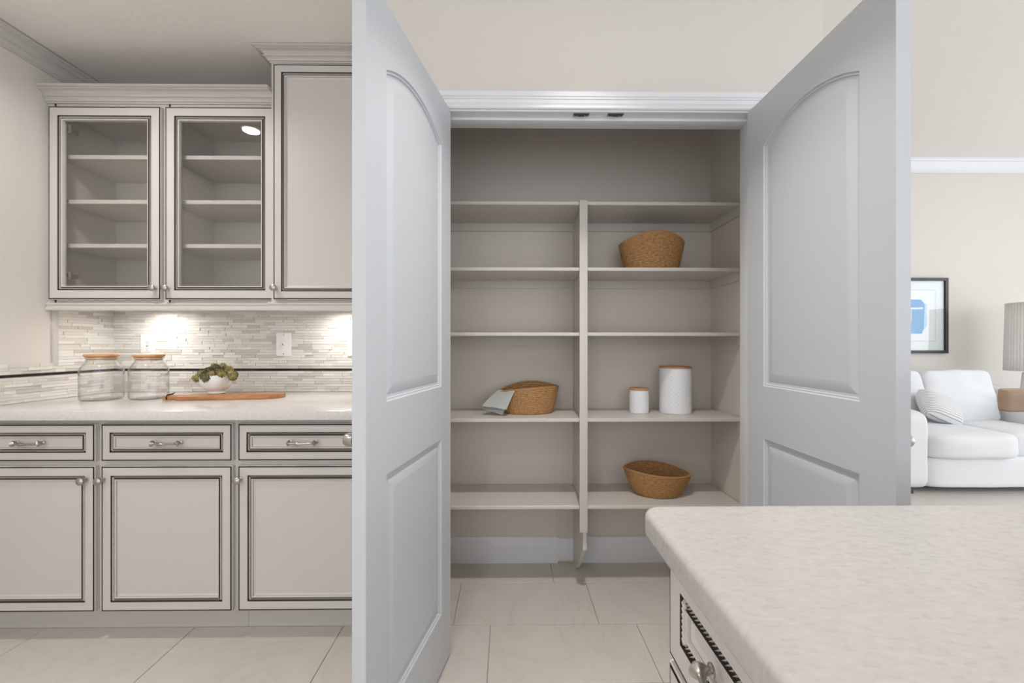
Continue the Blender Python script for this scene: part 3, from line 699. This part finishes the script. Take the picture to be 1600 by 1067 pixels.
# ------------------------------------------------------------------ island
IX, IY1, IY0, ZI = .209, .655, -1.25, .914
def slab(name, x0, x1, y0, y1, z0, z1, rad, edge, m):
    bm = bmesh.new(); pts = []
    for cx, cy_, a0 in ((x1 - rad, y1 - rad, 0), (x0 + rad, y1 - rad, PI / 2), (x0 + rad, y0 + rad, PI), (x1 - rad, y0 + rad, 3 * PI / 2)):
        for k in range(9): a = a0 + PI / 2 * k / 8; pts.append((cx + rad * math.cos(a), cy_ + rad * math.sin(a)))
    b = MB(); n = len(pts); cxm, cym = (x0 + x1) / 2, (y0 + y1) / 2
    rings = [(edge, z0)] + [(edge * (1 - math.sin(a * PI / 10)), z0 + edge * (1 - math.cos(a * PI / 10))) for a in range(0, 6)] + [(edge * (1 - math.cos(a * PI / 10)), z1 - edge * (1 - math.sin(a * PI / 10))) for a in range(0, 6)]
    for ins, z in rings:
        for (px_, py_) in pts:
            # inset toward the corner centre
            qx = min(max(px_, x0 + ins), x1 - ins); qy = min(max(py_, y0 + ins), y1 - ins)
            dx = px_ - min(max(px_, x0 + rad), x1 - rad); dy = py_ - min(max(py_, y0 + rad), y1 - rad); L = math.hypot(dx, dy) or 1
            b.v.append((px_ - dx / L * ins, py_ - dy / L * ins, z))
    for i in range(len(rings) - 1):
        for k in range(n): b.f.append((i * n + k, i * n + (k + 1) % n, (i + 1) * n + (k + 1) % n, (i + 1) * n + k)); b.m.append(0)
    b.f.append(tuple(range(n))[::-1]); b.m.append(0); b.f.append(tuple((len(rings) - 1) * n + k for k in range(n))); b.m.append(0)
    bm.free()
    return b.build(name, m, smooth=True, angle=30)
tag(slab('island_countertop', IX, 1.55, IY0, IY1, ZI - .042, ZI, .030, .010, M_quartz), 'speckled white quartz island top with rounded corner in the foreground', 'countertop')
isl = empty('kitchen_island', (.7, -.3, 0), 0, 'glazed greige island cabinet with rope-trimmed drawers in the foreground', 'island')
ixf = .258
b = MB(); b.box(ixf, 1.25, IY0 + .03, .624, .10, ZI - .042); b.box(ixf + .07, 1.22, IY0 + .06, .58, 0, .10)
loc(b, isl).build('body', M_cab, isl, bevel=.0015, smooth=True)
yy = .612
for k in range(5):
    w = .362
    d = make_front(w, .152, 'drawer', isl, (ixf - .7, yy + .3, .712), stile=.040, rot=-PI / 2)
    pull(d, w / 2, .076)
    d = make_front(w, .575, 'door', isl, (ixf - .7, yy + .3, .127), stile=.042, rot=-PI / 2)
    knob(d, .035 if k % 2 else w - .035, .52)
    yy -= w + .012

# counter stool at the far side of the island
st = empty('counter_stool', (1.070, .907, 0), 0, 'light oak counter stool whose rounded back rail shows above the island at the right', 'stool')
b = MB(); b.box(-.232, .232, -.222, -.202, 1.0535, 1.0925); b.build('back_rail', M_stoolwood, st, bevel=.006, seg=3, smooth=True)
b = MB(); b.box(-.2, .2, -.19, .19, .64, .675); b.build('seat', M_stoolwood, st, bevel=.012, smooth=True)
for sx in (-1, 1):
    b = MB(); b.tube([(sx * .17, -.19, 0), (sx * .165, -.19, .66), (sx * .155, -.212, 1.06)], [.014, .017, .011], 12); b.build('back_post', M_stoolwood, st, smooth=True)
    b = MB(); b.tube([(sx * .18, .18, 0), (sx * .165, .165, .65)], [.014, .018], 12); b.build('leg', M_stoolwood, st, smooth=True)
    b = MB(); b.tube([(sx * .172, -.19, .25), (sx * .174, .174, .25)], .010, 10); b.build('stretcher', M_stoolwood, st, smooth=True)
b = MB(); b.tube([(-.174, .174, .20), (.174, .174, .20)], .011, 10); b.build('footrest', M_stoolwood, st, smooth=True)

# ------------------------------------------------------------------ baskets, towel, canisters
def basket(xc, yc, z0, rx, ry, bx_, by_, hfn, label, rz=0, lensp=1.3, tilt=0, flare=.62):
    root = empty('seagrass_basket', (xc, yc, z0), rz, label, 'basket', 'woven baskets in the pantry')
    NR, NC = 14, 58
    def S(a, t, off):
        c, s = math.cos(a), math.sin(a)
        f = t ** flare
        ex = (1 - f) * 1.0 + f * lensp
        X = (bx_ + (rx - bx_) * f) * c; Yv = (by_ + (ry - by_) * f) * math.copysign(abs(s) ** ex, s)
        z = hfn(c, s) * t
        r = math.hypot(X, Yv) or 1e-6
        return Vector((X + X / r * off, Yv + Yv / r * off, max(z, .0)))
    def outer(u, v):
        a = 2 * PI * u; row = v * NR; rf = row - math.floor(row); ci = u * NC
        w = abs(math.sin(PI * row)) ** .7
        tw = .5 + .5 * math.sin(2 * PI * (ci + .5 * math.floor(row) + .6 * (rf if int(row) % 2 else -rf)))
        p = S(a, max(v, .0), .0042 * w * (.25 + .75 * tw) + .0012 * noise.noise((math.cos(a) * 8, math.sin(a) * 8, v * 10)))
        return p
    b = MB(); b.grid(outer, NC * 4, NR * 4, wrap=True)
    def inner(u, v): 
        p = outer(u, 1 - v); r = math.hypot(p.x, p.y) or 1; return Vector((p.x - p.x / r * .0055, p.y - p.y / r * .0055, max(p.z, .004)))
    b.grid(inner, NC * 4, NR * 4, wrap=True)
    b.build('woven_body', M_basket, root, smooth=True, angle=180, recalc=False)
    b = MB(); n = 40; b.add([tuple(S(2 * PI * k / n, 0, 0)) for k in range(n)] + [tuple(S(2 * PI * k / n, 0, -.002) + Vector((0, 0, .004))) for k in range(n)], [tuple(range(n))[::-1], tuple(range(n, 2 * n))])
    b.build('base', M_basket, root)
    pts = [S(2 * PI * k / 160, 1, -.0015) + Vector((0, 0, .001)) for k in range(161)]
    b = MB(); b.tube(pts, [.0045 + .0010 * math.sin(k * 1.9) for k in range(161)], 8); b.build('rim', M_basket, root, smooth=True)
    root.rotation_euler = (0, tilt, rz)
    return root
def mid(c, ends_l, ends_r): return ends_l + (ends_r - ends_l) * (c + 1) / 2
Y1 = 2.09
basket(U(1017.5, Y1), Y1, SZ[1] + .001, .160, .105, .123, .09, lambda c, s: .140 + (.045 * (1 - c * c) if s < 0 else .030 * (1 - c * c)), 'tall woven seagrass basket alone on the second shelf, right bay', lensp=1.0, flare=.75)
Y2 = 2.10
basket(U(826, Y2), Y2, SZ[3] + .001, .152, .078, .108, .066, lambda c, s: mid(c, .108, .130) + (.008 if s < 0 else .028) * (1 - c * c), 'woven seagrass basket with a striped towel hanging over its left end', lensp=1.5, rz=.10, flare=.5)
Y3 = 2.075
basket(U(1026.5, Y3), Y3, SZ[4] + .001, .162, .086, .090, .062, lambda c, s: mid(c, .128, .104) + (.0 if s < 0 else .022) * (1 - c * c) + (-.006 * (1 - c * c) if s < 0 else 0), 'empty woven seagrass basket on the lowest pantry shelf', lensp=1.35, rz=-.16, flare=.55)

# towel: two folded layers hanging over the basket's left end
def P3(px, py, Y): return Vector((U(px, Y), Y, V(px, py, Y)))
def sheet(A, B, C, D, over, droop, label=None):
    b = MB()
    def fn(u, v):
        p = (A * (1 - u) + B * u) * (1 - v) + (D * (1 - u) + C * u) * v
        p = p + Vector((0, -.004 * math.sin(PI * u), droop * math.sin(PI * v) + .0015 * math.sin(u * 9 + v * 3)))
        return p
    b.grid(fn, 16, 20); return b
tw = empty('kitchen_towel', tuple(P3(785, 640, 2.02)), 0, 'grey striped tea towel draped over the left end of the middle basket', 'towel')
for nm, pts, th in (('upper_layer', ((779, 609.5, 2.09), (805, 610.5, 2.03), (791.5, 640, 1.985), (752.5, 634.5, 2.02)), .003),
                    ('lower_layer', ((783, 613, 2.095), (801, 613, 2.045), (785, 648.0, 2.005), (753.5, 637.5, 2.035)), .003)):
    A, B, C, D = [P3(*p) for p in pts]
    for q in (A, B, C, D): q.z = max(q.z, SZ[3] + .004)
    b = sheet(A, B, C, D, 0, .003); loc(b, tw)
    o = b.build(nm, M_towel, tw, smooth=True, angle=180)
    s = o.modifiers.new('thick', 'SOLIDIFY'); s.thickness = th; s.offset = 1 if nm == 'upper_layer' else -1
    ss = o.modifiers.new('soft', 'SUBSURF'); ss.levels = 1; ss.render_levels = 1
# the towel's inner end lying inside the basket
b = MB(); A, B = P3(779, 609.5, 2.09), P3(805, 610.5, 2.03); b.grid(lambda u, v: (A * (1 - u) + B * u) + Vector((.045 * v, .012 * v, .002 * math.sin(PI * v) - .035 * v * v)), 12, 8); loc(b, tw)
o = b.build('tucked_end', M_towel, tw, smooth=True, angle=180); s = o.modifiers.new('thick', 'SOLIDIFY'); s.thickness = .004

def canister(px0, px1, pyb, pyt, label, h0=.010):
    Yc = 2.10; xc = U((px0 + px1) / 2, Yc); r = (U(px1, Yc) - U(px0, Yc)) / 2 * .95; H = V((px0 + px1) / 2, pyt, Yc) - SZ[3]
    root = empty('canister', (xc, Yc, SZ[3] + .0005), 0, label, 'canister', 'white canisters in the pantry')
    hh = H - h0; b = MB(); NU = 160; NV = max(int(hh / .0018), 20); cell = .021; nu = round(2 * PI * r / cell)
    def f(u, v):
        a = 2 * PI * u; z = v * hh; q = z / cell
        g1 = abs(((u * nu + q) % 1) - .5); g2 = abs(((u * nu - q) % 1) - .5)
        g = max(0, 1 - min(.5 - g1, .5 - g2) / .16); fade = min(1, max(0, (z - .006) / .006), max(0, (hh - .016 - z) / .006)) 
        R = r - .0016 + .0016 * g * max(fade, 0)
        if v < .001: R -= .002
        return (R * math.cos(a), R * math.sin(a), z)
    b.grid(f, NU, NV, wrap=True)
    b.add([(r * .97 * math.cos(2 * PI * k / 40), r * .97 * math.sin(2 * PI * k / 40), .0004) for k in range(40)], [tuple(range(40))[::-1]])
    b.build('canister_body', M_canister, root, smooth=True, angle=180, recalc=False)
    b = MB(); b.lathe([(r * .93, -.004), (r * .97, 0), (r + .001, .001), (r + .0015, .004), (r + .001, h0 - .002), (r - .002, h0), (.001, h0)], 48, (0, 0, hh)); b.build('lid', M_wood, root, smooth=True)
canister(983, 1014, 647, 606, 'small white embossed canister with bamboo lid, left of the big one')
canister(1030, 1080, 649, 572, 'large white embossed canister with bamboo lid on the fourth shelf')

# ------------------------------------------------------------------ living room
def soft_box(name, m, parent, c, w, d, h, p=6, bulge=(0, 0, 0), n=18, wr=.004, shear=0, seed=0, taper=0):
    bm = bmesh.new(); bmesh.ops.create_cube(bm, size=2); bmesh.ops.subdivide_edges(bm, edges=bm.edges[:], cuts=n, use_grid_fill=True)
    for v in bm.verts:
        x, y, z = v.co; k = (abs(x) ** p + abs(y) ** p + abs(z) ** p) ** (1 / p); x, y, z = x / k, y / k, z / k
        x = x * (1 - taper * z); X = x * (1 + bulge[0] * (1 - y * y) * (1 - z * z)); Y = y * (1 + bulge[1] * (1 - x * x) * (1 - z * z)); Z = z * (1 + bulge[2] * (1 - x * x) * (1 - y * y))
        q = Vector((X * w / 2, Y * d / 2, Z * h / 2 + shear * y))
        nn = noise.noise(Vector((q.x * 5 + seed, q.y * 5, q.z * 5))) * wr + noise.noise(Vector((q.x * 3 + seed, q.y * 16, q.z * 14))) * wr * .6
        v.co = q + Vector((x, y, z)).normalized() * nn
    me = bpy.data.meshes.new(name); bm.to_mesh(me); bm.free(); me.materials.append(m)
    me.polygons.foreach_set('use_smooth', [True] * len(me.polygons))
    o = bpy.data.objects.new(name, me); COL.objects.link(o); o.parent = parent; o.location = c; return o
SX0, SX1, SYF = U(1456, 3.20), 4.55, 3.20
sf = empty('sofa', ((SX0 + SX1) / 2, 3.68, 0), 0, 'white slipcovered two-seat sofa against the living room wall', 'sofa')
cx = (SX0 + SX1) / 2
def sl(x, y, z): return (x - cx, y - 3.68, z)
sw = SX1 - SX0
soft_box('base', M_sofa, sf, sl(cx, 3.66, .165), sw + .03, .90, .25, p=14, wr=.003)
soft_box('back', M_sofa, sf, sl(cx, 4.06, .43), sw + .3, .20, .78, p=8, wr=.004)
soft_box('arm', M_sofa, sf, sl(SX0 - .115, 3.66, .345), .23, .92, .62, p=9, shear=.01, wr=.004)
soft_box('arm', M_sofa, sf, sl(SX1 + .105, 3.66, .385), .21, .92, .68, p=9, shear=.095, wr=.004, seed=3)
cw2 = sw / 2
soft_box('seat_cushion', M_sofa, sf, sl(SX0 + cw2 / 2 + .034, 3.53, .375), cw2 + .08, .73, .20, p=8, bulge=(.03, .05, .16), wr=.006, n=24)
soft_box('seat_cushion', M_sofa, sf, sl(SX1 - cw2 / 2 + .024, 3.56, .375), cw2 - .06, .66, .20, p=8, bulge=(.01, .03, .16), wr=.006, seed=5, n=24)
for i, xx in enumerate((SX0 + .255, SX1 - .395)):
    o = soft_box('back_cushion', M_sofa, sf, sl(xx, 3.86, .675), (.56, .66)[i], .22, .49, p=9, bulge=(.0, .25, .03), wr=.018, seed=9 + i, n=26, taper=.06); o.rotation_euler = (-.16, 0, 0)
for x in (SX0 - .17, SX1 + .17):
    for y in (3.27, 4.04):
        b = MB(); b.box(x - .04 - cx, x + .055 - cx, y - .04 - 3.68, y + .04 - 3.68, 0, .045); b.build('foot', M_foot, sf)
# throw pillow
b = MB()
def pil(u, v, s): 
    x, z = (2 * u - 1), (2 * v - 1); px_ = x * (1 - .10 * z * z) * .20; pz_ = z * (1 - .10 * x * x) * .135
    return (px_, s * .085 * ((1 - x ** 4) * (1 - z ** 4)) ** .6, pz_)
b.grid(lambda u, v: pil(u, v, -1), 26, 20); b.grid(lambda u, v: pil(u, v, 1), 26, 20)
tp = b.build('throw_pillow', M_pillow, smooth=True, angle=180)
tp.location = (U(1464, 3.62), 3.60, V(1464, 637, 3.60)); tp.rotation_euler = (-.55, .36, .15)
tag(tp, 'white throw pillow with thin grey line pattern leaning on the sofa', 'pillow')

# framed abstract print
px1 = U(1482, YF - .03); pz0, pz1 = V(1482, 552, YF - .03), V(1482, 434, YF - .03); pw = .80; xc = px1 - pw / 2; zc = (pz0 + pz1) / 2; ph_ = pz1 - pz0
pic = empty('framed_print', (xc, YF, zc), 0, 'black-framed blue abstract print hanging above the sofa', 'picture')
b = MB(); fw = .030
b.box(-pw / 2, pw / 2, -.032, 0, ph_ / 2 - fw, ph_ / 2); b.box(-pw / 2, pw / 2, -.032, 0, -ph_ / 2, -ph_ / 2 + fw); b.box(-pw / 2, -pw / 2 + fw, -.032, 0, -ph_ / 2 + fw, ph_ / 2 - fw); b.box(pw / 2 - fw, pw / 2, -.032, 0, -ph_ / 2 + fw, ph_ / 2 - fw)
b.build('frame', M_frame, pic)
M_mat_ = mat('print_mount', (0.74, 0.79, 0.79), 0.7); M_paper = mat('print_paper', (0.78, 0.82, 0.81), 0.7); M_blue = mat('print_blue', (0.06, 0.28, 0.58), 0.7, col2=(0.13, 0.38, 0.66), vscale=6)
M_pale = mat('print_pale_blue', (0.46, 0.63, 0.76), 0.7); M_pink = mat('print_sand', (0.62, 0.58, 0.56), 0.7); M_line = mat('print_bevel', (0.55, 0.60, 0.60), 0.7)
bx('mount', (-pw / 2 + fw, pw / 2 - fw, -.012, -.008, -ph_ / 2 + fw, ph_ / 2 - fw), M_mat_, pic)
bx('print_edge', (-.285, .285, -.0130, -.012, -.265, .265), M_line, pic)
bx('print', (-.278, .278, -.0140, -.013, -.258, .258), M_paper, pic)
def blob(pts, y, m, nm):
    b = MB(); n = len(pts); b.add([(x, y, z) for x, z in pts] + [(x, y + .0005, z) for x, z in pts], [tuple(range(n)), tuple(range(n, 2 * n))[::-1]] + [(k, (k + 1) % n, n + (k + 1) % n, n + k) for k in range(n)]); b.build(nm, m, pic)
blob([(-.17, .13), (.19, .12), (.195, -.10), (.16, -.15), (-.10, -.14), (-.18, -.05)], -.0146, M_pale, 'printed_shape')
blob([(-.15, .17), (.13, .165), (.17, .12), (.165, .02), (.16, -.13), (.14, -.185), (-.12, -.19), (-.16, -.12), (-.17, .10)], -.0152, M_blue, 'printed_shape')
blob([(-.11, .06), (.035, .055), (.035, -.05), (.01, -.11), (-.08, -.12), (-.12, -.04)], -.0158, M_pink, 'printed_shape')
blob([(-.17, .075), (.15, .085), (.15, .068), (-.17, .058)], -.0164, M_paper, 'printed_shape')
bx('glazing', (-pw / 2 + fw, pw / 2 - fw, -.022, -.020, -ph_ / 2 + fw, ph_ / 2 - fw), M_jar, pic)

# lamp on a side table
LY = 3.86; lx = U(1609, LY); rs = (U(1609, LY) - U(1568.5, LY)) * .66; z1, z0 = V(1600, 470, LY - .15), V(1600, 581, LY - .15)
lt = empty('side_table', (lx + .09, LY, 0), 0, 'small pale side table at the sofa end carrying the lamp', 'table')
b = MB(); b.lathe([(.235, .52), (.24, .525), (.24, .545), (.235, .55)], 40); b.build('tabletop', M_stoolwood, lt, smooth=True)
for k in range(3):
    a = k * 2 * PI / 3 + .5; b = MB(); b.tube([(.20 * math.cos(a), .20 * math.sin(a), 0), (.14 * math.cos(a), .14 * math.sin(a), .522)], [.014, .02], 12); b.build('leg', M_stoolwood, lt, smooth=True)
lm = empty('table_lamp', (lx, LY, .5505), 0, 'tall table lamp with a pleated beige drum shade at the right edge', 'lamp')
b = MB(); b.lathe([(.09, 0), (.09, .02), (.055, .03), (.05, .10), (.06, .2), (.052, .30), (.048, z0 - .5505 - .02), (.012, z0 - .5505), (.012, z0 - .5505 + .15)], 32); b.build('base', M_lampbase, lm, smooth=True)
b = MB(); hz0, hz1 = z0 - .5505, z1 - .5505
NP = 110
def shade(u, v):
    a = 2 * PI * u; R = (rs * 1.0 - .012 * v) + .0022 * math.cos(a * NP); return (R * math.cos(a), R * math.sin(a), hz0 + (hz1 - hz0) * v)
b.grid(shade, NP * 6, 4, wrap=True); o = b.build('lamp_shade', M_pleat, lm, smooth=True, angle=180); s = o.modifiers.new('thick', 'SOLIDIFY'); s.thickness = .003
b = MB(); b.tube([(-(rs - .012), 0, hz0 + .10), (rs - .012, 0, hz0 + .10)], .003, 8); b.tube([(0, -(rs - .012), hz0 + .10), (0, rs - .012, hz0 + .10)], .003, 8); b.build('shade_ring', M_nickel, lm)

# ------------------------------------------------------------------ recessed ceiling lights
CANS = [(-1.62, 1.27, 'recessed downlight over the left end of the counter', 9), (.28, 1.13, 'recessed downlight just in front of the pantry doors', 7),
        (-1.62, -.15, 'recessed downlight behind the viewer, left', 8), (-.55, -.35, 'recessed downlight behind the viewer, over the aisle', 6)]
for x, y, lab, pw_ in CANS:
    t = empty('recessed_light', (x, y, ZC), 0, lab, 'light', 'recessed kitchen ceiling lights')
    b = MB(); b.lathe([(.075, -.0005), (.075, -.004), (.060, -.006), (.052, -.002), (.048, -.0005)], 40, cap0=False, cap1=False); b.build('trim_ring', M_plastic, t, smooth=True)
    b = MB(); b.lathe([(.050, -.002), (.050, -.0008)], 40); b.build('lens', M_can, t)
    area('downlight', (x, y, ZC - .008), (x, y, 0), .09, .09, pw_, (1.0, .965, .92), 95 if y > 1 and x > 0 else 150, 'DISK')
